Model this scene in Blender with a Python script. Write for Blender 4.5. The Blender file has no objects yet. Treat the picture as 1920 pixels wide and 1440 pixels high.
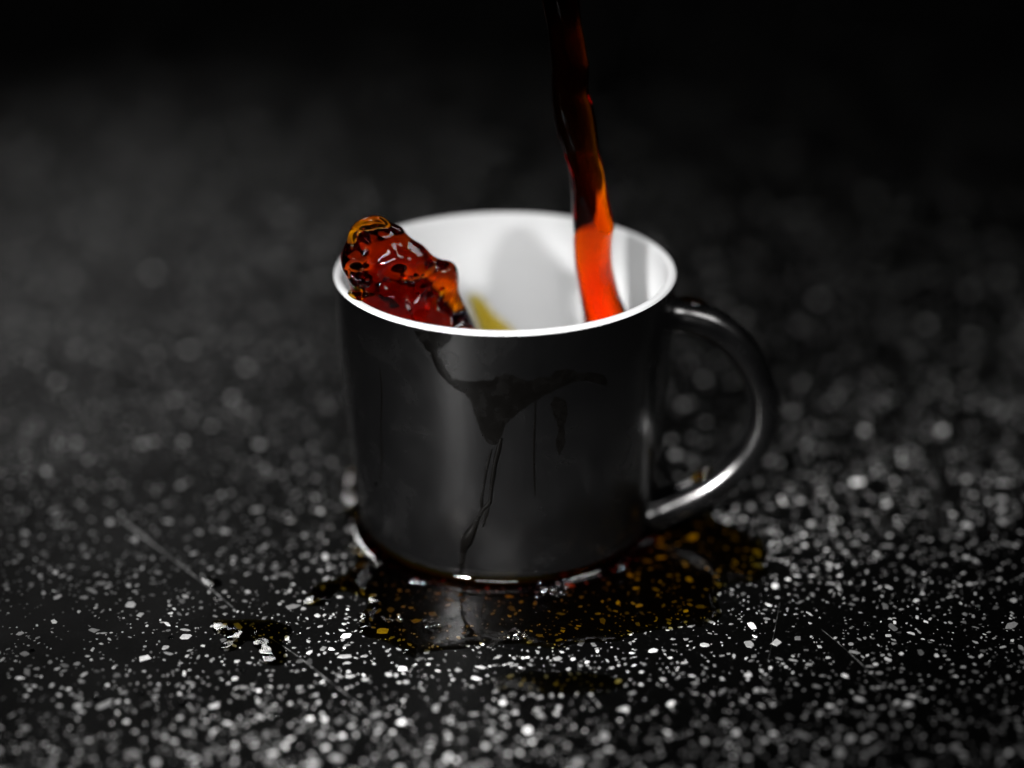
import bpy, bmesh, math, random
import numpy as np
from mathutils import Vector, Matrix, noise

# ---------------------------------------------------------------- camera, world, lamps, exposure
sc = bpy.context.scene
COL = sc.collection
W, H = 1920.0, 1440.0                       # pixel grid of the photograph
S = 0.045 / 0.0425
CAM_P = np.array([0.0017 * S, -0.4637 * S, 0.2457 * S])
PITCH, ROLL, FOCAL = 0.4189, -0.0022, 70.0
FP = W * FOCAL / 36.0
FWD = np.array([0, math.cos(PITCH), -math.sin(PITCH)])
UP0 = np.array([0, math.sin(PITCH), math.cos(PITCH)])
RT0 = np.array([1.0, 0, 0])
RT = RT0 * math.cos(ROLL) + UP0 * math.sin(ROLL)
UP = UP0 * math.cos(ROLL) - RT0 * math.sin(ROLL)

cam_d = bpy.data.cameras.new('camera')
cam_d.lens = FOCAL; cam_d.sensor_width = 36.0
cam_d.clip_start = 0.01; cam_d.clip_end = 50
cam = bpy.data.objects.new('camera', cam_d)
COL.objects.link(cam)
cam.matrix_world = Matrix(((RT[0], UP[0], -FWD[0], CAM_P[0]), (RT[1], UP[1], -FWD[1], CAM_P[1]),
                           (RT[2], UP[2], -FWD[2], CAM_P[2]), (0, 0, 0, 1)))
sc.camera = cam
cam_d.dof.use_dof = True
cam_d.dof.focus_distance = 0.499
cam_d.dof.aperture_fstop = 2.8
cam_d.dof.aperture_blades = 0

world = bpy.data.worlds.new('World'); sc.world = world
world.use_nodes = True
bg = world.node_tree.nodes['Background']
bg.inputs['Color'].default_value = (0.95, 0.98, 1.0, 1); bg.inputs['Strength'].default_value = 0.002

def area_lamp(name, loc, target, sx, sy, power, spread=180):
    l = bpy.data.lights.new(name, 'AREA'); l.shape = 'RECTANGLE'
    l.size = sx; l.size_y = sy; l.energy = power; l.spread = math.radians(spread)
    l.color = (1.0, 0.985, 0.97)
    o = bpy.data.objects.new(name, l); COL.objects.link(o)
    o.location = loc
    d = Vector(target) - Vector(loc)
    o.rotation_euler = d.to_track_quat('-Z', 'Y').to_euler()
    return o

area_lamp('softbox_lamp', (-0.05, -0.48, 0.38), (-0.01, 0.20, 0.02), 0.28, 0.18, 0.29, 54)
area_lamp('side_softbox_lamp', (0.26, -0.04, 0.38), (0.05, -0.03, 0.0), 0.14, 0.14, 0.12, 75)
area_lamp('low_strip_lamp', (-0.31, -0.48, 0.21), (-0.018, -0.08, 0.0), 0.10, 0.15, 0.31, 14)
area_lamp('back_softbox_lamp', (-0.30, 0.62, 0.42), (-0.10, 0.25, 0.0), 0.16, 0.16, 0.22, 42)

sc.view_settings.view_transform = 'Standard'; sc.view_settings.look = 'None'
sc.view_settings.gamma = 1.0; sc.view_settings.use_curve_mapping = False
sc.view_settings.exposure = 0.0
sc.render.engine = 'CYCLES'
cy = sc.cycles
cy.max_bounces = 16; cy.diffuse_bounces = 5; cy.glossy_bounces = 6; cy.transmission_bounces = 14
cy.transparent_max_bounces = 24; cy.volume_bounces = 0
cy.caustics_reflective = False; cy.caustics_refractive = False
cy.use_denoising = True
cy.sample_clamp_indirect = 6.0

# ---------------------------------------------------------------- pixel -> place
def ray(px, py):
    d = FWD + RT * ((px - W / 2) / FP) - UP * ((py - H / 2) / FP)
    return d / np.linalg.norm(d)
def on_z(px, py, z=0.0):
    d = ray(px, py); return CAM_P + d * ((z - CAM_P[2]) / d[2])
def on_y(px, py, y=0.0):
    d = ray(px, py); return CAM_P + d * ((y - CAM_P[1]) / d[1])
def project(P):
    d = P - CAM_P; Z = d @ FWD
    return W / 2 + FP * (d @ RT) / Z, H / 2 - FP * (d @ UP) / Z, Z

# ---------------------------------------------------------------- helpers
def mesh_obj(name, verts, faces, mat, parent=None, smooth=True, fix=False):
    m = bpy.data.meshes.new(name)
    m.from_pydata([tuple(map(float, v)) for v in verts], [], faces)
    m.update()
    if fix:
        bm = bmesh.new(); bm.from_mesh(m); bmesh.ops.remove_doubles(bm, verts=bm.verts, dist=1e-7)
        bmesh.ops.recalc_face_normals(bm, faces=bm.faces); bm.to_mesh(m); bm.free()
    if smooth: m.polygons.foreach_set('use_smooth', [True] * len(m.polygons))
    if mat: m.materials.append(mat)
    o = bpy.data.objects.new(name, m); COL.objects.link(o)
    if parent: o.parent = parent
    return o
def tag(o, label, cat, group=None, kind=None):
    o['label'] = label; o['category'] = cat
    if group: o['group'] = group
    if kind: o['kind'] = kind
    return o
def empty(name, loc=(0, 0, 0)):
    o = bpy.data.objects.new(name, None); COL.objects.link(o); o.location = loc
    o.empty_display_size = 0.01
    return o
def grid_faces(nu, nv, close_u=False, flip=False):
    f = []
    for j in range(nv - 1):
        for i in range(nu if close_u else nu - 1):
            a = j * nu + i; b = j * nu + (i + 1) % nu
            q = (a, b, b + nu, a + nu)
            f.append(q[::-1] if flip else q)
    return f
def lathe(profile, n=192):
    v = []
    for r, z in profile:
        for i in range(n):
            t = 2 * math.pi * i / n
            v.append((r * math.cos(t), r * math.sin(t), z))
    return v, grid_faces(n, len(profile), True)
def spline(pts, n):
    """Catmull-Rom through pts (arrays), n samples, open"""
    P = np.asarray(pts, float); k = len(P)
    t = np.linspace(0, k - 1, n); out = []
    for s in t:
        i = min(int(s), k - 2); u = s - i
        p0 = P[i - 1] if i > 0 else 2 * P[0] - P[1]
        p1, p2 = P[i], P[i + 1]
        p3 = P[i + 2] if i + 2 < k else 2 * P[-1] - P[-2]
        out.append(0.5 * ((2 * p1) + (p2 - p0) * u + (2 * p0 - 5 * p1 + 4 * p2 - p3) * u * u + (3 * p1 - p0 - 3 * p2 + p3) * u ** 3))
    return np.array(out)
def closed_spline(pts, n):
    P = np.asarray(pts, float); k = len(P); out = []
    for s in np.linspace(0, k, n, endpoint=False):
        i = int(s) % k; u = s - int(s)
        p0, p1, p2, p3 = P[i - 1], P[i], P[(i + 1) % k], P[(i + 2) % k]
        out.append(0.5 * ((2 * p1) + (p2 - p0) * u + (2 * p0 - 5 * p1 + 4 * p2 - p3) * u * u + (3 * p1 - p0 - 3 * p2 + p3) * u ** 3))
    return np.array(out)
def nz(x, y, z): return noise.noise(Vector((x, y, z)))
def sstep(a, b, x):
    t = np.clip((x - a) / (b - a), 0, 1); return t * t * (3 - 2 * t)

# ---------------------------------------------------------------- materials
def new_mat(name):
    m = bpy.data.materials.new(name); m.use_nodes = True
    nt = m.node_tree; nt.nodes.clear()
    out = nt.nodes.new('ShaderNodeOutputMaterial')
    return m, nt, out
def N(nt, kind, **kw):
    n = nt.nodes.new(kind)
    for k, v in kw.items():
        if k in n.inputs: n.inputs[k].default_value = v
        else: setattr(n, k, v)
    return n
def principled(nt, out, **kw):
    b = nt.nodes.new('ShaderNodeBsdfPrincipled')
    for k, v in kw.items(): b.inputs[k.replace('_', ' ')].default_value = v
    nt.links.new(b.outputs[0], out.inputs['Surface'])
    return b
def ramp(nt, src, stops):
    r = nt.nodes.new('ShaderNodeValToRGB')
    while len(r.color_ramp.elements) < len(stops): r.color_ramp.elements.new(0.5)
    for e, (p, c) in zip(r.color_ramp.elements, stops):
        e.position = p; e.color = (c, c, c, 1) if not isinstance(c, tuple) else (*c, 1)
    nt.links.new(src, r.inputs[0]); return r

def mat_table():
    m, nt, out = new_mat('black_stone')
    b = principled(nt, out, Base_Color=(0.006, 0.006, 0.0065, 1), Roughness=0.4)
    b.inputs['Specular IOR Level'].default_value = 0.02
    tc = N(nt, 'ShaderNodeTexCoord')
    # dusty grain too fine to model
    v = N(nt, 'ShaderNodeTexVoronoi', Scale=2200.0); nt.links.new(tc.outputs['Object'], v.inputs['Vector'])
    n1 = N(nt, 'ShaderNodeTexNoise', Scale=900.0, Detail=4.0); nt.links.new(tc.outputs['Object'], n1.inputs['Vector'])
    r = ramp(nt, n1.outputs[0], [(0.0, 0.0006), (0.62, 0.0009), (0.74, 0.010), (1.0, 0.04)])
    nt.links.new(r.outputs[0], b.inputs['Base Color'])
    n2 = N(nt, 'ShaderNodeTexNoise', Scale=18.0, Detail=6.0, Roughness=0.65); nt.links.new(tc.outputs['Object'], n2.inputs['Vector'])
    r2 = ramp(nt, n2.outputs[0], [(0.3, 0.38), (0.7, 0.58)])
    nt.links.new(r2.outputs[0], b.inputs['Roughness'])
    bp = N(nt, 'ShaderNodeBump', Strength=0.25, Distance=0.0002)
    nt.links.new(n1.outputs[0], bp.inputs['Height']); nt.links.new(bp.outputs[0], b.inputs['Normal'])
    return m
def mat_chip(from_attr):
    m, nt, out = new_mat('grey_stone_chip')
    b = principled(nt, out, Roughness=0.4)
    b.inputs['Specular IOR Level'].default_value = 0.12
    tc = N(nt, 'ShaderNodeTexCoord')
    if from_attr:
        a = N(nt, 'ShaderNodeAttribute', attribute_name='tone'); src = a.outputs['Fac']
    else:
        a = N(nt, 'ShaderNodeObjectInfo'); src = a.outputs['Random']
    g = N(nt, 'ShaderNodeNewGeometry')
    r = ramp(nt, src, [(0.0, 0.03), (0.4, 0.18), (0.75, 0.46), (1.0, 0.80)])
    n1 = N(nt, 'ShaderNodeTexNoise', Scale=1400.0, Detail=3.0); nt.links.new(g.outputs['Position'], n1.inputs['Vector'])
    r1 = ramp(nt, n1.outputs[0], [(0.3, 0.72), (0.7, 1.1)])
    mx = N(nt, 'ShaderNodeMix', data_type='RGBA', blend_type='MULTIPLY'); mx.inputs['Factor'].default_value = 1
    nt.links.new(r.outputs[0], mx.inputs[6]); nt.links.new(r1.outputs[0], mx.inputs[7])
    nt.links.new(mx.outputs[2], b.inputs['Base Color'])
    return m
def mat_mug_black():
    m, nt, out = new_mat('satin_black_glaze')
    b = principled(nt, out, Base_Color=(0.0012, 0.0012, 0.0013, 1), Roughness=0.40)
    b.inputs['Specular IOR Level'].default_value = 1.0
    g = N(nt, 'ShaderNodeTexCoord')
    n2 = N(nt, 'ShaderNodeTexNoise', Scale=55.0, Detail=7.0, Roughness=0.6, Distortion=0.6); nt.links.new(g.outputs['Object'], n2.inputs['Vector'])
    r2 = ramp(nt, n2.outputs[0], [(0.32, 0.21), (0.55, 0.25), (0.7, 0.30)])
    nt.links.new(r2.outputs[0], b.inputs['Roughness'])
    n1 = N(nt, 'ShaderNodeTexNoise', Scale=2600.0, Detail=2.0); nt.links.new(g.outputs['Object'], n1.inputs['Vector'])
    bp = N(nt, 'ShaderNodeBump', Strength=0.02, Distance=0.0001)
    nt.links.new(n1.outputs[0], bp.inputs['Height']); nt.links.new(bp.outputs[0], b.inputs['Normal'])
    return m
def mat_handle():
    m, nt, out = new_mat('glossy_black_glaze')
    b = principled(nt, out, Base_Color=(0.0012, 0.0012, 0.0013, 1), Roughness=0.22)
    b.inputs['Specular IOR Level'].default_value = 1.0
    g = N(nt, 'ShaderNodeTexCoord')
    n2 = N(nt, 'ShaderNodeTexNoise', Scale=120.0, Detail=5.0); nt.links.new(g.outputs['Object'], n2.inputs['Vector'])
    r2 = ramp(nt, n2.outputs[0], [(0.3, 0.18), (0.7, 0.28)]); nt.links.new(r2.outputs[0], b.inputs['Roughness'])
    return m
def mat_white():
    m, nt, out = new_mat('white_glaze')
    b = principled(nt, out, Base_Color=(0.80, 0.81, 0.82, 1), Roughness=0.5)
    b.inputs['Specular IOR Level'].default_value = 0.2
    g = N(nt, 'ShaderNodeTexCoord')
    n2 = N(nt, 'ShaderNodeTexNoise', Scale=40.0, Detail=3.0); nt.links.new(g.outputs['Object'], n2.inputs['Vector'])
    r2 = ramp(nt, n2.outputs[0], [(0.3, (0.77, 0.78, 0.79)), (0.7, (0.82, 0.83, 0.84))]); nt.links.new(r2.outputs[0], b.inputs['Base Color'])
    return m
ABS_D = 2500.0
ABS_C = (1 - 28 / ABS_D, 1 - 330 / ABS_D, 0.0, 1)
def mat_coffee(name='coffee', colour=(1 - 14 / ABS_D, 1 - 390 / ABS_D, 0.0, 1)):
    """clear refracting liquid, colour from absorption along the path"""
    m, nt, out = new_mat(name)
    g = N(nt, 'ShaderNodeBsdfGlass', Color=(1, 1, 1, 1), Roughness=0.0, IOR=1.333)
    nt.links.new(g.outputs[0], out.inputs['Surface'])
    v = N(nt, 'ShaderNodeVolumeAbsorption', Color=colour, Density=ABS_D)
    nt.links.new(v.outputs[0], out.inputs['Volume'])
    tc = N(nt, 'ShaderNodeTexCoord')
    n1 = N(nt, 'ShaderNodeTexNoise', Scale=160.0, Detail=2.0); nt.links.new(tc.outputs['Object'], n1.inputs['Vector'])
    r1 = ramp(nt, n1.outputs[0], [(0.3, 0.97), (0.7, 1.0)]); nt.links.new(r1.outputs[0], g.inputs['Color'])
    return m
def mat_thin_coffee(name='thin_coffee', rough=0.02):
    """thin layer: passes light straight through with the same absorption, mirror sheen by Fresnel"""
    m, nt, out = new_mat(name)
    t = N(nt, 'ShaderNodeBsdfTransparent')
    gl = N(nt, 'ShaderNodeBsdfGlossy', Roughness=rough)
    fr = N(nt, 'ShaderNodeFresnel', IOR=1.333)
    mx = N(nt, 'ShaderNodeMixShader')
    nt.links.new(fr.outputs[0], mx.inputs[0]); nt.links.new(t.outputs[0], mx.inputs[1]); nt.links.new(gl.outputs[0], mx.inputs[2])
    nt.links.new(mx.outputs[0], out.inputs['Surface'])
    v = N(nt, 'ShaderNodeVolumeAbsorption', Color=ABS_C, Density=ABS_D)
    nt.links.new(v.outputs[0], out.inputs['Volume'])
    tc = N(nt, 'ShaderNodeTexCoord')
    n1 = N(nt, 'ShaderNodeTexNoise', Scale=120.0, Detail=2.0); nt.links.new(tc.outputs['Object'], n1.inputs['Vector'])
    bp = N(nt, 'ShaderNodeBump', Strength=0.22, Distance=0.001)
    nt.links.new(n1.outputs[0], bp.inputs['Height']); nt.links.new(bp.outputs[0], gl.inputs['Normal'])
    return m
def mat_wet_black():
    """coffee wetting black glaze: dark and mirror-smooth"""
    m, nt, out = new_mat('wet_coffee_film')
    b = principled(nt, out, Base_Color=(0.001, 0.0009, 0.0008, 1), Roughness=0.12, IOR=1.333)
    tc = N(nt, 'ShaderNodeTexCoord')
    n1 = N(nt, 'ShaderNodeTexNoise', Scale=300.0, Detail=3.0); nt.links.new(tc.outputs['Object'], n1.inputs['Vector'])
    r = ramp(nt, n1.outputs[0], [(0.35, 0.14), (0.68, 0.34)]); nt.links.new(r.outputs[0], b.inputs['Roughness'])
    return m
def mat_bubble():
    m, nt, out = new_mat('bubble_film')
    t = N(nt, 'ShaderNodeBsdfTransparent', Color=(0.97, 0.93, 0.85, 1))
    gl = N(nt, 'ShaderNodeBsdfGlossy', Roughness=0.04)
    lw = N(nt, 'ShaderNodeFresnel', IOR=2.2)
    mx = N(nt, 'ShaderNodeMixShader')
    nt.links.new(lw.outputs[0], mx.inputs[0]); nt.links.new(t.outputs[0], mx.inputs[1]); nt.links.new(gl.outputs[0], mx.inputs[2])
    nt.links.new(mx.outputs[0], out.inputs['Surface'])
    tc = N(nt, 'ShaderNodeTexCoord')
    n1 = N(nt, 'ShaderNodeTexNoise', Scale=900.0); nt.links.new(tc.outputs['Object'], n1.inputs['Vector'])
    bp = N(nt, 'ShaderNodeBump', Strength=0.1, Distance=0.0003)
    nt.links.new(n1.outputs[0], bp.inputs['Height']); nt.links.new(bp.outputs[0], gl.inputs['Normal'])
    return m
def mat_water():
    m, nt, out = new_mat('clear_water')
    g = N(nt, 'ShaderNodeBsdfGlass', Roughness=0.0, IOR=1.333)
    nt.links.new(g.outputs[0], out.inputs['Surface'])
    tc = N(nt, 'ShaderNodeTexCoord')
    n1 = N(nt, 'ShaderNodeTexNoise', Scale=700.0); nt.links.new(tc.outputs['Object'], n1.inputs['Vector'])
    bp = N(nt, 'ShaderNodeBump', Strength=0.08, Distance=0.0003)
    nt.links.new(n1.outputs[0], bp.inputs['Height']); nt.links.new(bp.outputs[0], g.inputs['Normal'])
    return m
def mat_scratch():
    m, nt, out = new_mat('scratch_scuff')
    b = principled(nt, out, Roughness=0.5)
    g = N(nt, 'ShaderNodeTexCoord')
    n1 = N(nt, 'ShaderNodeTexNoise', Scale=400.0, Detail=3.0); nt.links.new(g.outputs['Object'], n1.inputs['Vector'])
    r = ramp(nt, n1.outputs[0], [(0.44, 0.003), (0.68, 0.22)]); nt.links.new(r.outputs[0], b.inputs['Base Color'])
    return m
M = dict(table=mat_table(), chip=mat_chip(False), chips=mat_chip(True), black=mat_mug_black(), handle=mat_handle(), white=mat_white(),
         coffee=mat_coffee(), strong=mat_coffee('strong_coffee', (1 - 50 / ABS_D, 1 - 310 / ABS_D, 0.0, 1)), thin=mat_thin_coffee(), wet=mat_wet_black(), bubble=mat_bubble(), water=mat_water(), scratch=mat_scratch())

# ---------------------------------------------------------------- tabletop
rng = np.random.default_rng(7)
random.seed(7)
def box_mesh(x0, x1, y0, y1, z0, z1, bev=0.004):
    v = [(x0 + bev, y0 + bev, z1), (x1 - bev, y0 + bev, z1), (x1 - bev, y1 - bev, z1), (x0 + bev, y1 - bev, z1),
         (x0, y0, z1 - bev), (x1, y0, z1 - bev), (x1, y1, z1 - bev), (x0, y1, z1 - bev),
         (x0, y0, z0), (x1, y0, z0), (x1, y1, z0), (x0, y1, z0)]
    f = [(0, 1, 2, 3), (11, 10, 9, 8)]
    for a in (0, 4):
        for i in range(4):
            j = (i + 1) % 4
            f.append((a + 4 + i, a + 4 + j, a + j, a + i))
    return v, f
TAB = (-0.9, 0.9, -0.75, 1.35)
v, f = box_mesh(*TAB, -0.03, 0.0)
table = mesh_obj('tabletop', v, f, M['table'], smooth=False)
tag(table, 'black stone tabletop speckled with grey chips', 'tabletop', kind='structure')

RB = 0.0372    # foot radius of the mug
MH = 0.071 * S # height of the mug

# chips: positions on the part of the table the picture and a step aside can see
def scatter(n, y0, y1):
    y = rng.uniform(y0, y1, n); half = 0.17 + 0.36 * np.clip((y + 0.16) / 0.9, 0, 1)
    x = rng.uniform(-1, 1, n) * half * 1.15
    return x, y, half
def chip_shape(n, r):
    """convex-ish random polygon of unit radius"""
    a = np.sort((np.arange(n) + r.uniform(-0.36, 0.36, n)) / n * 2 * np.pi)
    rad = r.uniform(0.7, 1.12, n)
    return np.stack([rad * np.cos(a), rad * np.sin(a)], -1)
SHAPES = [chip_shape(int(rng.integers(4, 8)), rng) for _ in range(60)]
def lay_chips():
    spec = []
    for (y0, y1, dens, lo) in ((-0.19, 0.10, 13e4, 0.0), (0.10, 0.32, 8.5e4, 0.00036), (0.32, 0.80, 3.6e4, 0.0006)):
        area = (y1 - y0) * 2 * 1.15 * (0.17 + 0.36 * np.clip(((y0 + y1) / 2 + 0.16) / 0.9, 0, 1))
        n = int(dens * area)
        x, y, _ = scatter(n, y0, y1)
        r = np.clip(np.exp(rng.normal(math.log(0.00047), 0.52, n)), 0.00022, 0.0018)
        for i in range(n):
            if nz(x[i] * 26, y[i] * 26, 3) + 0.5 * nz(x[i] * 70, y[i] * 70, 6) > rng.uniform(-0.9, 0.5) - 0.25: spec.append((x[i], y[i], max(r[i], lo)))
    # dust-size fragments close to the focus
    n = int(7.5e4 * 0.21 * 0.42)
    x = rng.uniform(-0.21, 0.21, n); y = rng.uniform(-0.13, 0.08, n)
    for i in range(n): spec.append((x[i], y[i], rng.uniform(0.00014, 0.00034)))
    # keep apart
    cell = {}; kept = []
    spec.sort(key=lambda s: -s[2])
    for (x, y, r) in spec:
        if x * x + y * y < (RB - 0.001) ** 2: continue
        cx, cy_ = int(x // 0.004), int(y // 0.004); ok = True
        for i in (-1, 0, 1):
            for j in (-1, 0, 1):
                for (X, Y, R) in cell.get((cx + i, cy_ + j), ()):
                    if (X - x) ** 2 + (Y - y) ** 2 < (0.95 * (R + r)) ** 2: ok = False; break
                if not ok: break
            if not ok: break
        if ok:
            cell.setdefault((cx, cy_), []).append((x, y, r)); kept.append((x, y, r))
    return kept
chips = lay_chips()
def visible_size(c):
    x, y, r = c
    px, py, Z = project(np.array([x, y, 0.0]))
    if not (6 < px < W - 6 and 6 < py < H - 6): return 0
    if (abs(px - 948) < 300 and 430 < py < 1085) or (1220 < px < 1465 and 560 < py < 965): return 0
    return (FP * r / Z) ** 2 * abs(ray(px, py)[2])
order = sorted(range(len(chips)), key=lambda i: -visible_size(chips[i]))
big = set(order[:300])
CHIP_H = 0.00012
def chip_geo(poly, h, inset=0.88):
    n = len(poly)
    v = [(p[0], p[1], -h) for p in poly] + [(p[0] * inset, p[1] * inset, h) for p in poly]
    f = [tuple(range(n, 2 * n))] + [(i, (i + 1) % n, n + (i + 1) % n, n + i) for i in range(n)]
    return v, f
chip_meshes = []
for k in range(40):
    vv, ff = chip_geo(SHAPES[k], 1.0)
    me = bpy.data.meshes.new('chip'); me.from_pydata(vv, [], ff); me.update(); me.materials.append(M['chip']); chip_meshes.append(me)
for i in order[:300]:
    x, y, r = chips[i]
    o = bpy.data.objects.new('chip', chip_meshes[i % 40]); COL.objects.link(o); o.parent = table
    asp = rng.uniform(1.0, 2.2)
    o.location = (x, y, 0.0); o.scale = (r * math.sqrt(asp), r / math.sqrt(asp), CHIP_H)
    o.rotation_euler = (0, 0, rng.uniform(0, 6.283))
V = []; F = []; T = []
for i, (x, y, r) in enumerate(chips):
    if i in big: continue
    p = SHAPES[i % 60]; asp = rng.uniform(1.0, 2.4); a = rng.uniform(0, 6.283)
    q = p * np.array([r * math.sqrt(asp), r / math.sqrt(asp)])
    c, s = math.cos(a), math.sin(a)
    q = np.stack([q[:, 0] * c - q[:, 1] * s + x, q[:, 0] * s + q[:, 1] * c + y], -1)
    n = len(q); b = len(V); ctr = np.array([x, y]); tn = float(np.clip(rng.normal(0.5, 0.24), 0, 1))
    tl = rng.normal(0, 0.05, 2)
    V += [(px, py, -0.0001) for px, py in q]
    V += [(*(ctr + (w - ctr) * 0.88), CHIP_H * min(1, r / 0.0006) + float((w - ctr) @ tl)) for w in q]
    F.append(tuple(range(b + n, b + 2 * n))); F += [(b + j, b + (j + 1) % n, b + n + (j + 1) % n, b + n + j) for j in range(n)]
    T += [tn] * (2 * n)
fine = mesh_obj('small_chips', V, F, M['chips'], table, smooth=False)
fine['kind'] = 'stuff'
at = fine.data.attributes.new('tone', 'FLOAT', 'POINT'); at.data.foreach_set('value', T)

# scratches in the tabletop
def scratch(pts, w):
    P = spline([on_z(*p)[:2] for p in pts], 60); v = []; n = len(P)
    for i, p in enumerate(P):
        d = P[min(i + 1, n - 1)] - P[max(i - 1, 0)]; d /= np.linalg.norm(d); s = np.array([-d[1], d[0]])
        ww = w * math.sin(math.pi * (i + 0.5) / n) ** 0.3 * (0.75 + 0.5 * nz(i * 0.3, w * 1e4, 0))
        for k, z in ((-1, 0.00004), (0, 0.00016), (1, 0.00004)): v.append((*(p + s * ww * k), z))
    mesh_obj('scratch', v, [q[::-1] for q in grid_faces(3, n)], M['scratch'], table)
scratch([(215, 962), (300, 1030), (380, 1092), (440, 1142)], 0.00035)
scratch([(228, 975), (262, 1000), (295, 1027)], 0.0009)
scratch([(505, 1195), (560, 1232), (620, 1280), (665, 1315), (770, 1408)], 0.00016)
scratch([(1540, 1180), (1590, 1222), (1662, 1290)], 0.00012)
scratch([(1462, 1130), (1452, 1185), (1440, 1240)], 0.0001)

# ---------------------------------------------------------------- mug
PROF = [(0.0, 0.0012), (0.030, 0.0012), (0.0315, 0.0), (0.0362, 0.0), (0.0376, 0.0005), (0.0386, 0.0018), (0.0394, 0.004), (0.0402, 0.008),
        (0.0409, 0.013), (0.0416, 0.019), (0.0424, 0.027), (0.0431, 0.036), (0.0438, 0.046), (0.0444, 0.057), (0.0448, 0.067), (0.04495, MH - 0.0009)]
def r_out(z):
    return float(np.interp(z, [p[1] for p in PROF[3:]], [p[0] for p in PROF[3:]]))
WALL = 0.0023
def r_in(z): return r_out(max(z, 0.006)) - WALL
mug = empty('mug')
tag(mug, 'black coffee mug with white inside and looped handle', 'mug')
pr = spline(PROF[2:], 90)
v, f = lathe([PROF[0], PROF[1]] + [tuple(p) for p in pr])
body = mesh_obj('body', v, f, M['black'], mug)
lip = []
rt = 0.04495
lip.append((rt, MH - 0.00091)); lip.append((rt + 0.00003, MH - 0.0008))
for k in range(0, 13):
    a = math.pi * k / 12
    lip.append((rt - WALL / 2 + WALL / 2 * math.cos(a), MH - 0.0009 + 0.0009 * math.sin(a) ** 0.8))
ins = [(r_in(z), z) for z in np.linspace(MH - 0.0015, 0.012, 40)]
ins += [(r_in(0.012) - 0.0012, 0.0085), (r_in(0.012) - 0.0040, 0.0062), (0.028, 0.0055), (0.012, 0.0053), (0.0, 0.0053)]
v, f = lathe(lip + ins)
mesh_obj('lining', v, f, M['white'], mug)

HY = -0.002
hpx = [(1238, 588), (1268, 591), (1300, 597), (1335, 609), (1378, 641), (1415, 694), (1431, 755), (1421, 812), (1387, 864), (1328, 911), (1256, 945), (1212, 960)]
hp = spline([on_y(*p, HY) for p in hpx], 90)
hp[:, 1] = HY
def handle_mesh():
    v = []; n = len(hp); m = 36
    for i, p in enumerate(hp):
        d = hp[min(i + 1, n - 1)] - hp[max(i - 1, 0)]; d /= np.linalg.norm(d)
        nn = np.array([-d[2], 0, d[0]])
        s = i / (n - 1)
        flare = 1 + 0.30 * math.exp(-(s / 0.06) ** 2) + 0.22 * math.exp(-((1 - s) / 0.07) ** 2)
        tt, ww = 0.0043 * flare, 0.0062 * flare
        for k in range(m):
            a = 2 * math.pi * k / m; c, sn = math.cos(a), math.sin(a)
            e = 0.82
            v.append(p + nn * tt * math.copysign(abs(c) ** e, c) + np.array([0, 1, 0]) * ww * math.copysign(abs(sn) ** e, sn))
    f = grid_faces(m, n, True)
    f += [tuple(range(m))[::-1], tuple(range((n - 1) * m, n * m))]
    return v, f
v, f = handle_mesh()
mesh_obj('handle', v, f, M['handle'], mug)

# ---------------------------------------------------------------- pouring coffee
SX = 0.006          # depth of the falling coffee, a little behind the middle of the mug
edges = [(-330, 975, 1052), (-200, 985, 1062), (-90, 1002, 1075), (0, 1016, 1086), (50, 1026, 1091), (100, 1031, 1100), (130, 1034, 1105), (165, 1034, 1103), (185, 1035, 1105), (202, 1037, 1112),
         (225, 1041, 1117), (250, 1047, 1120), (280, 1057, 1123), (300, 1061, 1126), (322, 1066, 1132), (347, 1069, 1136), (372, 1071, 1140),
         (400, 1073, 1146), (423, 1075, 1151), (445, 1075, 1147), (468, 1076, 1146), (492, 1078, 1147), (522, 1083, 1153), (552, 1088, 1161),
         (578, 1092, 1172), (610, 1097, 1182), (660, 1102, 1192), (730, 1108, 1200), (800, 1112, 1206)]
POOL_Z = 0.030
def stream_mesh():
    E = spline(edges, 420); m = 72; v = []; n = 0
    for (py, xl, xr) in E:
        a = on_y(xl, py, SX); b = on_y(xr, py, SX)
        c = (a + b) / 2; w = np.linalg.norm(b - a) / 2
        if c[2] < POOL_Z - 0.004: break
        z = c[2]; n += 1
        dep = w * (0.72 + 0.16 * math.sin(z * 95 + 0.8) + 0.06 * math.sin(z * 210))
        tw = 0.25 * math.sin(z * 60)
        yo = 0.0016 * math.sin(z * 48 + 1.0)
        for k in range(m):
            t = 2 * math.pi * k / m
            cs, sn = math.cos(t), math.sin(t)
            rp = 1.0 + (0.09 * math.sin(2 * t + z * 110) + 0.05 * math.sin(3 * t - z * 190 + 1)) * abs(sn)
            rp += 0.12 * nz(cs * 1.3, sn * 1.3, z * 90) * abs(sn)
            v.append((c[0] + w * cs, SX + yo + dep * rp * sn, z + 0.0005 * cs))
    f = grid_faces(m, n, True, flip=True)
    f += [tuple(range(m)), tuple(range((n - 1) * m, n * m))[::-1]]
    return v, f
v, f = stream_mesh()
stream = mesh_obj('coffee_stream', v, f, M['coffee'])
tag(stream, 'stream of dark coffee falling into the mug, glowing orange near the rim', 'coffee')

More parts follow.
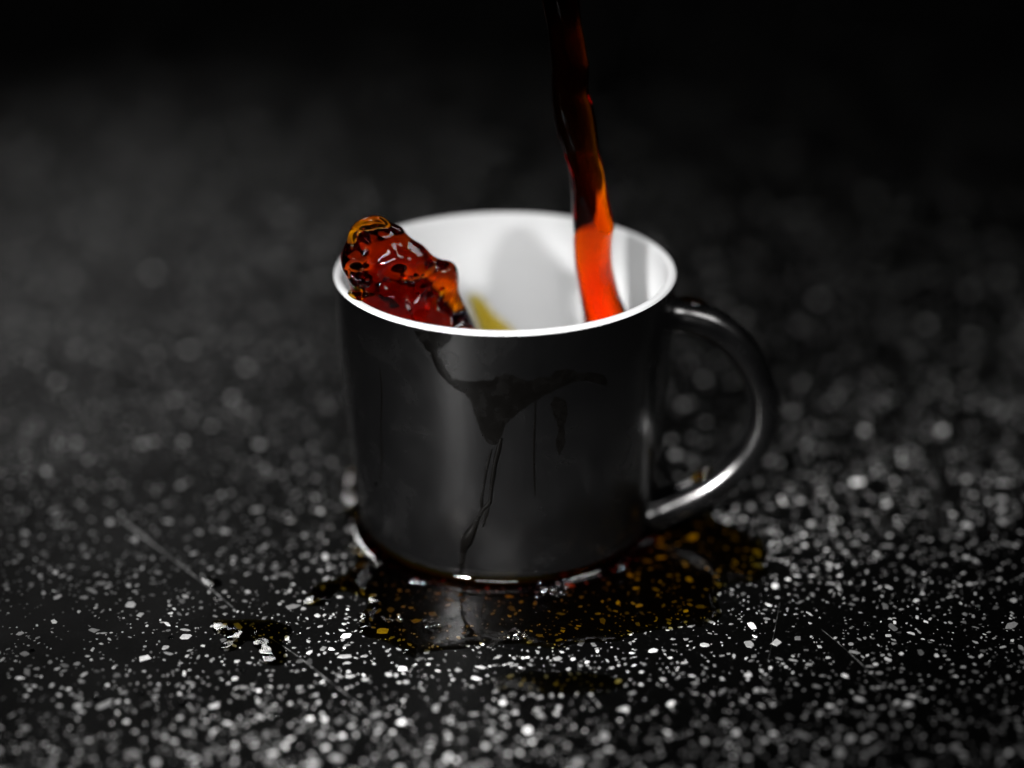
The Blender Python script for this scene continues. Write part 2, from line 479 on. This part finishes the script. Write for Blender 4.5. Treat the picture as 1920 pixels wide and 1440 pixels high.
# splash thrown up the wall of the mug
splash = empty('coffee_splash', (0, 0, 0))
tag(splash, 'dark amber coffee splash leaping over the white mug rim', 'splash')
out_px = [(641, 505), (637, 484), (641, 465), (648, 449), (653, 432), (662, 418), (675, 409), (690, 403), (705, 401), (717, 405), (728, 412), (740, 418), (753, 424),
          (763, 437), (775, 447), (789, 455), (801, 465), (812, 477), (826, 484), (845, 488), (856, 496), (861, 509), (862, 527), (863, 546), (869, 562), (879, 582),
          (891, 606), (906, 645), (920, 700), (915, 770), (860, 800), (780, 800), (725, 770), (700, 700), (690, 640), (678, 590), (661, 556), (655, 536), (648, 519)]
def ymid(x):
    return float(np.interp(x, [-0.046, -0.036, -0.025, -0.010, 0.0], [-0.0165, -0.014, -0.0105, -0.008, -0.007]))
THIN = [(668, 450, 15, 26), (688, 432, 24, 14), (712, 427, 20, 11), (757, 522, 30, 26), (790, 520, 26, 20), (825, 550, 22, 26), (850, 582, 20, 26), (675, 508, 20, 12)]
def splash_mesh():
    B = closed_spline(out_px, 300); n = len(B)
    C = np.array([765.0, 575.0]); K = 64
    v = []; 
    def pt(p, off, depth=None):
        w0 = on_y(p[0], p[1], -0.010)
        w = on_y(p[0], p[1], ymid(w0[0]) + off)
        return w
    rows = []
    for side in (1, -1):
        for k in range(K):
            s = (1 - k / K) if side == 1 else (k + 1) / K
            if side == -1 and k == K - 1: break        # the outline itself is shared
            s = max(s, 0.0)
            row = []
            for i in range(n):
                p = C + (B[i] - C) * s
                prof = math.sqrt(max(0.0, 1 - s ** 2.6))
                x, y = (p[0] - 640) / 60.0, (p[1] - 400) / 60.0
                # front and back of the sheet are folded differently
                q = 3.1 if side == 1 else 17.7
                rid = 1 - math.sqrt(nz(x * 0.7 + 0.3 * y, y * 0.6 - 0.4 * x, q) ** 2 + 0.006) * 2
                nzv = 0.9 * nz(x * 0.62, y * 0.62, q + 5) + 0.28 * nz(x * 1.4, y * 1.4, q + 9) + 0.05 * nz(x * 3.2, y * 3.2, q) + 0.45 * (rid - 0.6)
                th = 0.0068 if side == 1 else 0.0075
                off = -side * prof * (th * (1.25 + 0.35 * nz(x * .5, y * .5, q)) + 0.0066 * nzv)
                thin = max(math.exp(-(((p[0] - a) / ra) ** 2 + ((p[1] - b) / rb) ** 2)) for a, b, ra, rb in THIN)
                off *= 1 - 0.66 * thin
                row.append(pt(p, off))
            rows.append(row)
    # front rows run from the outline inwards, back rows from the middle out
    v = [w for r in rows for w in r]
    R = len(rows); f = []
    for j in range(R - 1):
        if j == K - 1: pass
        for i in range(n):
            a = j * n + i; b = j * n + (i + 1) % n
            f.append((a, b, b + n, a + n))
    j = R - 1
    for i in range(n): f.append((j * n + i, j * n + (i + 1) % n, (i + 1) % n, i))
    v = np.array(v)
    # keep it inside the cup below the rim
    for w in v:
        if w[2] < MH + 0.0002:
            r = math.hypot(w[0], w[1]); lim = r_in(w[2]) - 0.0002
            if r > lim: w[0] *= lim / r; w[1] *= lim / r
    return v, f
v, f = splash_mesh()
crest = mesh_obj('crest', v, f, M['strong'], splash, fix=True)
md = crest.modifiers.new('smooth', 'SMOOTH'); md.factor = 0.5; md.iterations = 10
def pillow(name, px, plane, th, mat, parent, n=120, K=20, jitter=0.0):
    """a lens of liquid with the outline px, standing at the depth given by plane(px, py) -> point and outward normal"""
    B = closed_spline(px, n); C = B.mean(0); v = []
    for side in (1, -1):
        for k in range(K + 1):
            s = (1 - k / K) if side == 1 else k / K
            if side == -1 and k in (0, K): continue
            for b in B:
                p = C + (b - C) * max(s, 1e-4)
                w, nn = plane(*p)
                h = th * math.sqrt(max(0, 1 - s * s)) * (1 + jitter * nz(p[0] * .06, p[1] * .06, 2))
                v.append(np.array(w) + np.array(nn) * h * (1 if side == 1 else -0.4))
    R = len(v) // n; f = grid_faces(n, R, True)
    f += [((R - 1) * n + i, (R - 1) * n + (i + 1) % n, (i + 1) % n, i) for i in range(n)]
    return mesh_obj(name, v, f, mat, parent, fix=True)
# coffee running over the lip where the splash leaves the mug
def lip_plane(px, py):
    w = on_z(px, py, MH + 0.0002); return w, (0, 0, 1)
pillow('overflow', [(652, 548), (657, 556), (668, 562), (678, 564), (686, 558), (700, 555), (705, 549), (690, 546), (670, 545)], lip_plane, 0.0009, M['thin'], splash, jitter=0.3)
# thin yellow tongue on the far wall of the cup
def wall_hit(px, py):
    d = ray(px, py); t = 0.40
    for _ in range(4000):
        p = CAM_P + d * t
        if p[1] > 0 and math.hypot(p[0], p[1]) > r_in(p[2]): break
        t += 0.0001
    r = math.hypot(p[0], p[1]); return p, (-p[0] / r, -p[1] / r, 0)
pillow('wall_film', [(876, 556), (881, 549), (891, 549), (905, 558), (920, 578), (936, 594), (958, 612), (975, 640), (930, 650), (905, 640), (892, 606), (884, 585)],
       lambda px, py: wall_hit(px, py), 0.0006, M['thin'], splash, n=90, K=10)
# the coffee standing in the mug
pv = []; rr = np.linspace(0, r_in(POOL_Z) - 0.0002, 50); nn_ = 96
for r in rr:
    for i in range(nn_):
        t = 2 * math.pi * i / nn_; x, y = r * math.cos(t), r * math.sin(t)
        pv.append((x, y, POOL_Z + 0.0016 * nz(x * 90, y * 90, 4) * (1 - (r / rr[-1]) ** 4)))
zb = 0.0056
pv += [(x * (r_in(0.012) - 0.005) / rr[-1], y * (r_in(0.012) - 0.005) / rr[-1], zb) for x, y, _ in pv[-nn_:]]
pf = grid_faces(nn_, 51, True) + [tuple(range(50 * nn_, 51 * nn_))[::-1]]
mesh_obj('pool', pv, pf, M['coffee'], splash, fix=True)

# ---------------------------------------------------------------- wet trail on the front of the mug
def on_mug(px, py):
    d = ray(px, py); t = 0.40
    for step in (0.002, 0.0002, 0.00002):
        while True:
            p = CAM_P + d * t
            if math.hypot(p[0], p[1]) < r_out(p[2]): break
            t += step
            if t > 0.7: break
        t -= step
    p = CAM_P + d * t
    return math.atan2(p[1], p[0]), p[2]
def poly_sdf(P, pts):
    """signed distance (positive inside) of pts to polygon P"""
    P = np.asarray(P); A = P; B = np.roll(P, -1, 0)
    d = np.full(len(pts), 1e9); ins = np.zeros(len(pts), bool)
    for a, b in zip(A, B):
        e = b - a; t = np.clip(((pts - a) @ e) / (e @ e + 1e-18), 0, 1)
        d = np.minimum(d, np.linalg.norm(pts - a - t[:, None] * e, axis=1))
        c = ((a[1] > pts[:, 1]) != (b[1] > pts[:, 1])) & (pts[:, 0] < (b[0] - a[0]) * (pts[:, 1] - a[1]) / (b[1] - a[1] + 1e-18) + a[0])
        ins ^= c
    return np.where(ins, d, -d)
trail = empty('coffee_trail', (0, -0.04, 0))
tag(trail, 'wet coffee trail running down the front of the black mug', 'coffee trail')
trail_inv = Matrix.Translation((0, 0.04, 0))
film_px = [(776, 620), (786, 640), (798, 655), (806, 664), (812, 682), (822, 702), (838, 720), (856, 730), (872, 740), (882, 752), (886, 768), (890, 785), (897, 800), (903, 818), (914, 831),
           (928, 836), (938, 826), (944, 808), (952, 794), (966, 781), (988, 764), (1012, 747), (1050, 728), (1082, 716), (1110, 716), (1135, 725), (1142, 716), (1134, 702), (1110, 696), (1086, 698), (1066, 690), (1040, 694), (1030, 706),
           (1008, 706), (990, 712), (975, 708), (958, 700), (944, 700), (930, 705), (920, 712), (900, 711), (884, 714), (866, 712), (852, 709), (842, 698), (834, 684), (824, 668), (822, 658), (834, 648), (846, 638), (850, 620)]
RREF = 0.043
def uv(px, py):
    t, z = on_mug(px, py); return np.array([t * RREF, z])
def film(name, px, hmax, mat, parent, res=0.00028, edge=0.0007, wob=0.0003):
    P = np.array([uv(*p) for p in px]); lo = P.min(0) - 0.002; hi = P.max(0) + 0.002
    hi[1] = min(hi[1], MH - 0.0010)
    nu = int((hi[0] - lo[0]) / res); nv = int((hi[1] - lo[1]) / res)
    U, Vv = np.meshgrid(np.linspace(lo[0], hi[0], nu), np.linspace(lo[1], hi[1], nv))
    pts = np.stack([U.ravel(), Vv.ravel()], -1)
    wv = np.array([[nz(a * 700, b * 700, 1) + 0.5 * nz(a * 1800, b * 1800, 2), nz(a * 700, b * 700, 8) + 0.5 * nz(a * 1800, b * 1800, 5)] for a, b in pts])
    sd = poly_sdf(P, pts + wv * wob)
    h = np.where(sd > 0, hmax * (1 - np.exp(-np.maximum(sd, 0) / edge)), sd * 0.25)
    h = np.maximum(h, -0.0004)
    v = []
    for (a, z), hh in zip(pts, h):
        r = r_out(z) + hh; t = a / RREF; v.append((r * math.cos(t), r * math.sin(t) + 0.04, z))
    keep = h > -0.00035
    f = [q for q in grid_faces(nu, nv) if any(keep[list(q)])]
    used = sorted({i for q in f for i in q}); mp = {i: k for k, i in enumerate(used)}
    return mesh_obj(name, [v[i] for i in used], [tuple(mp[i] for i in q) for q in f], mat, parent)
film('wet_patch', film_px, 0.00005, M['wet'], trail)
def dribble(name, pts, mat, parent, lift=0.6):
    """half-round rivulet along (px, py, halfwidth px)"""
    Q = spline(pts, 150); m = 14; v = []
    C = [on_mug(q[0], q[1]) for q in Q]
    for i, q in enumerate(Q):
        t, z = C[i]; t0, z0 = C[max(i - 1, 0)]; t1, z1 = C[min(i + 1, len(Q) - 1)]
        d = np.array([(t1 - t0) * RREF, z1 - z0]); d /= np.linalg.norm(d) + 1e-12; s = np.array([d[1], -d[0]])
        hw = q[2] / 7.0 * 0.001
        for k in range(m):
            a = math.pi * k / (m - 1); c = -math.cos(a) * hw
            uu = t * RREF + s[0] * c; zz = z + s[1] * c
            r = r_out(zz) - 0.00008 + lift * hw * math.sin(a) ** 0.8 + 0.00008
            v.append((r * math.cos(uu / RREF), r * math.sin(uu / RREF) + 0.04, zz))
    return mesh_obj(name, v, grid_faces(m, len(Q), flip=False), mat, parent)
dribble('rivulet', [(940, 822, 3), (934, 846, 4.5), (928, 870, 4), (925, 890, 4), (922, 910, 3.5), (920, 930, 3), (917, 944, 4), (906, 955, 3.5), (897, 970, 4), (889, 988, 6), (880, 1004, 10), (874, 1018, 10), (869, 1032, 6), (866, 1055, 4.5), (865, 1078, 4.5), (864, 1092, 5)], M['wet'], trail)
dribble('rivulet', [(712, 690, 1.5), (716, 740, 2.2), (714, 800, 1.8), (716, 850, 2.4), (713, 905, 2.0)], M['wet'], trail, lift=0.15)
dribble('rivulet', [(1004, 735, 1.2), (1003, 780, 2.0), (1001, 850, 2.2), (1003, 930, 1.5)], M['wet'], trail, lift=0.2)
film('wet_patch', [(1040, 742), (1062, 750), (1068, 775), (1058, 800), (1062, 830), (1050, 860), (1040, 838), (1046, 805), (1036, 780), (1030, 760)], 0.00004, M['wet'], trail)
dribble('rivulet', [(922, 842, 1.5), (915, 868, 2.5), (910, 895, 2), (906, 920, 2), (903, 940, 3), (905, 955, 3)], M['wet'], trail)
dribble('rivulet', [(916, 950, 1.5), (913, 962, 3), (909, 975, 2.2), (906, 988, 1.2)], M['wet'], trail)

# ---------------------------------------------------------------- spilled coffee on the table
def puddle(name, px, h, label, group=None, res=0.0006, meniscus=False, wob=0.0014, edge=0.0013):
    P = np.array([on_z(*p)[:2] for p in closed_spline(px, 140)]); lo = P.min(0) - 0.004; hi = P.max(0) + 0.004
    nu = max(12, int((hi[0] - lo[0]) / res)); nv = max(12, int((hi[1] - lo[1]) / res))
    U, Vv = np.meshgrid(np.linspace(lo[0], hi[0], nu), np.linspace(lo[1], hi[1], nv))
    pts = np.stack([U.ravel(), Vv.ravel()], -1)
    wv = np.array([[nz(a * 160, b * 160, 1) + 0.45 * nz(a * 480, b * 480, 2), nz(a * 160, b * 160, 8) + 0.45 * nz(a * 480, b * 480, 5)] for a, b in pts])
    sd = poly_sdf(P, pts + wv * wob)
    z = np.where(sd > 0, h * (1 - np.exp(-np.maximum(sd, 0) / edge)), sd * 0.7)
    z = z + np.where(sd > 0, 0.12 * h * wv[:, 0], 0)
    if meniscus:
        r = np.hypot(pts[:, 0], pts[:, 1]); g = np.maximum(r - 0.0378, 0)
        z = z + np.where(sd > 0, 0.0008 * np.exp(-g / 0.008), 0)
    z = np.maximum(z, -0.0011)
    if meniscus: keep = (z > -0.0009) & (np.hypot(pts[:, 0], pts[:, 1]) > 0.0362)
    else: keep = z > -0.0009
    f = [q for q in grid_faces(nu, nv) if all(keep[list(q)])]
    used = sorted({i for q in f for i in q}); mp = {i: k for k, i in enumerate(used)}
    cx, cy2 = pts[used].mean(0)
    top = [(pts[i][0] - cx, pts[i][1] - cy2, z[i]) for i in used]
    o = mesh_obj(name, top, [tuple(mp[i] for i in q) for q in f], M['thin'])
    sm = o.modifiers.new('smooth', 'SMOOTH'); sm.factor = 0.5; sm.iterations = 6; sm.use_x = False; sm.use_y = False
    o.location = (cx, cy2, 0)
    tag(o, label, 'puddle', group)
    return o
main_px = [(690, 1130), (645, 1115), (590, 1136), (568, 1110), (630, 1085), (668, 1050), (660, 1010), (650, 960), (640, 915), (660, 880), (720, 850), (900, 840), (1150, 870),
           (1290, 950), (1380, 985), (1450, 1030), (1430, 1050), (1440, 1085), (1380, 1100), (1340, 1115), (1352, 1150), (1320, 1172), (1230, 1182), (1130, 1205), (1040, 1218), (950, 1206), (880, 1214), (800, 1226), (740, 1218), (690, 1190), (672, 1160)]
wide = puddle('coffee_puddle', main_px, 0.0008, 'wide thin coffee puddle round the foot of the mug tinting the chips amber', meniscus=True, wob=0.0026, edge=0.0018)
# the coffee creeps up the foot of the mug
mv = []; nm = 480; km = 22
for k in range(km):
    a = math.pi / 2 * k / (km - 1)
    for i in range(nm):
        t = 2 * math.pi * i / nm
        wob = 1 + 0.16 * nz(math.cos(t) * 2.2, math.sin(t) * 2.2, 3) + 0.10 * nz(math.cos(t) * 9, math.sin(t) * 9, 5)
        rm = 0.0044 * wob; z = 0.0014 + rm * (1 - math.sin(a)) * 0.85
        r = r_out(0.0045) + rm * (1 - math.cos(a)) - 0.0001
        mv.append((r * math.cos(t) - wide.location.x, r * math.sin(t) - wide.location.y, z))
mesh_obj('meniscus', mv, grid_faces(nm, km, True, flip=True), M['thin'], wide)
puddle('coffee_puddle', [(400, 1165), (440, 1158), (500, 1160), (545, 1172), (550, 1190), (535, 1205), (545, 1235), (520, 1250), (490, 1240), (470, 1205), (440, 1222), (415, 1216), (425, 1195), (400, 1185)], 0.0006,
       'ragged little coffee spill beside the end of a long scratch', res=0.0004, wob=0.0010, edge=0.0025)
puddle('coffee_puddle', [(915, 1268), (960, 1262), (1040, 1258), (1110, 1262), (1172, 1270), (1165, 1292), (1110, 1302), (1040, 1306), (960, 1300), (920, 1288)], 0.0006,
       'long narrow coffee spill in front of the wide puddle', res=0.0004, wob=0.0018, edge=0.0025)
puddle('coffee_puddle', [(378, 1083), (392, 1080), (412, 1086), (416, 1096), (398, 1103), (380, 1096)], 0.0003, 'single round coffee spot on a long scratch', res=0.0003, wob=0.0008, edge=0.002)

# ---------------------------------------------------------------- bubbles and drops
def dome(r, n=20, m=9, low=-0.25, top=1.0):
    v = []
    for j in range(m):
        a = math.asin(low) + (math.pi / 2 - math.asin(low)) * j / (m - 0.6)
        for i in range(n):
            t = 2 * math.pi * i / n; v.append((r * math.cos(a) * math.cos(t), r * math.cos(a) * math.sin(t), r * top * math.sin(a)))
    f = grid_faces(n, m, True); f.append(tuple(range((m - 1) * n, m * n)))
    return v, f
v, f = dome(1.0); bub = bpy.data.meshes.new('bubble'); bub.from_pydata(v, [], f); bub.update(); bub.polygons.foreach_set('use_smooth', [True] * len(f)); bub.materials.append(M['bubble'])
def cluster(items, label, z0=0.0009, name='bubble_cluster'):
    c = on_z(*items[0][:2], z0); e = empty(name, tuple(c)); tag(e, label, 'bubbles', 'bubbles floating on the puddle')
    for (px, py, rpx) in items:
        w = on_z(px, py, z0) - c
        o = bpy.data.objects.new('bubble', bub); COL.objects.link(o); o.parent = e
        r = rpx / 7.1 * 0.001; o.location = w; o.scale = (r, r, r * random.uniform(0.8, 1.0)); o.rotation_euler = (0, 0, random.uniform(0, 6))
def froth(px, py, w, h, n):
    out = []
    for _ in range(n):
        a = random.uniform(0, 6.283); q = math.sqrt(random.random()); out.append((px + w * q * math.cos(a), py + h * q * math.sin(a), random.uniform(1.6, 4.2)))
    return out
cluster([(1020, 1108, 10), (1036, 1107, 8), (1046, 1101, 5), (1051, 1112, 5), (1060, 1103, 6), (1006, 1120, 4), (1012, 1094, 4)] + froth(1040, 1112, 26, 8, 10), 'row of large clear bubbles touching the foot of the mug in front', 0.0030)
cluster([(707, 1059, 10)], 'single clear bubble by the mug foot on the side away from the handle', 0.0030)
cluster([(774, 1092, 8), (795, 1095, 6), (785, 1092, 3)], 'pair of small bubbles between the single bubble and the bright meniscus', 0.0030)
cluster([(1166, 1066, 7), (1160, 1072, 3)], 'small bubble by the mug foot under the handle', 0.0030)
cluster(froth(735, 1160, 20, 7, 16), 'flat patch of fine froth on the puddle, farthest from the handle', 0.0015)
cluster(froth(805, 1172, 20, 9, 20), 'middle patch of fine froth on the puddle', 0.0015)
cluster([(968, 1188, 13)] + froth(968, 1193, 20, 9, 22), 'ring-edged patch of froth nearest the puddle front edge', 0.0015)

v, f = dome(1.0, low=-0.05, top=0.42); dropm = bpy.data.meshes.new('water_droplet'); dropm.from_pydata(v, [], f); dropm.update(); dropm.polygons.foreach_set('use_smooth', [True] * len(f)); dropm.materials.append(M['water'])
dpx = [(320, 1196, 7), (455, 1258, 6), (1340, 1115, 6), (1430, 1115, 6), (1442, 1116, 6), (1690, 1050, 13), (1572, 1050, 10), (1508, 1058, 10), (1540, 1030, 9), (1678, 1127, 10), (1688, 1150, 7), (1630, 1170, 6), (1720, 1168, 6),
       (1600, 1285, 8), (1572, 1330, 9), (1885, 1283, 9), (1760, 1310, 8), (345, 1320, 10), (180, 1310, 9), (520, 1345, 10), (640, 1345, 12), (60, 1220, 7), (850, 1395, 12), (1000, 1400, 11), (1275, 1370, 10), (265, 1300, 8), (1835, 1140, 9), (1815, 1030, 12)]
for (px, py, r) in dpx:
    o = bpy.data.objects.new('water_droplet', dropm); COL.objects.link(o); o.location = on_z(px, py, 0.0); q = r / 7.1 * 0.001 * 0.8
    o.scale = (q * random.uniform(0.85, 1.15), q * random.uniform(0.85, 1.15), q); o.rotation_euler = (0, 0, random.uniform(0, 6))
    tag(o, 'tiny clear water droplet lying on the dry speckled tabletop', 'droplet', 'water droplets on the tabletop')

# drops clinging to the handle and the side of the mug
def blob(name, centre, normal, r, flat, mat, label, stretch=1.0):
    v, f = dome(1.0, 24, 10, -0.1, flat)
    o = mesh_obj(name, [(a * r * stretch, b * r, c * r) for a, b, c in v], f, mat)
    o.location = centre; o.rotation_euler = Vector(normal).to_track_quat('Z', 'X').to_euler()
    tag(o, label, 'drop'); return o
blob('coffee_drop', (hp[16][0], HY + 0.0018, hp[16][2] + 0.0037), (0.25, 0.05, 1), 0.0030, 0.45, M['thin'], 'amber coffee drop lying on top of the mug handle', 1.5)
blob('coffee_drop', (hp[72][0] - 0.0026, HY - 0.001, hp[72][2] + 0.0029), (-0.6, -0.1, 0.8), 0.0026, 0.5, M['thin'], 'flat coffee drop on the lower inside curve of the handle', 1.5)
t, z = on_mug(706, 906)
blob('coffee_drop', (r_out(z) * math.cos(t), r_out(z) * math.sin(t), z), (math.cos(t), math.sin(t), 0), 0.0008, 0.7, M['water'], 'tiny bead clinging to the dark side of the mug')
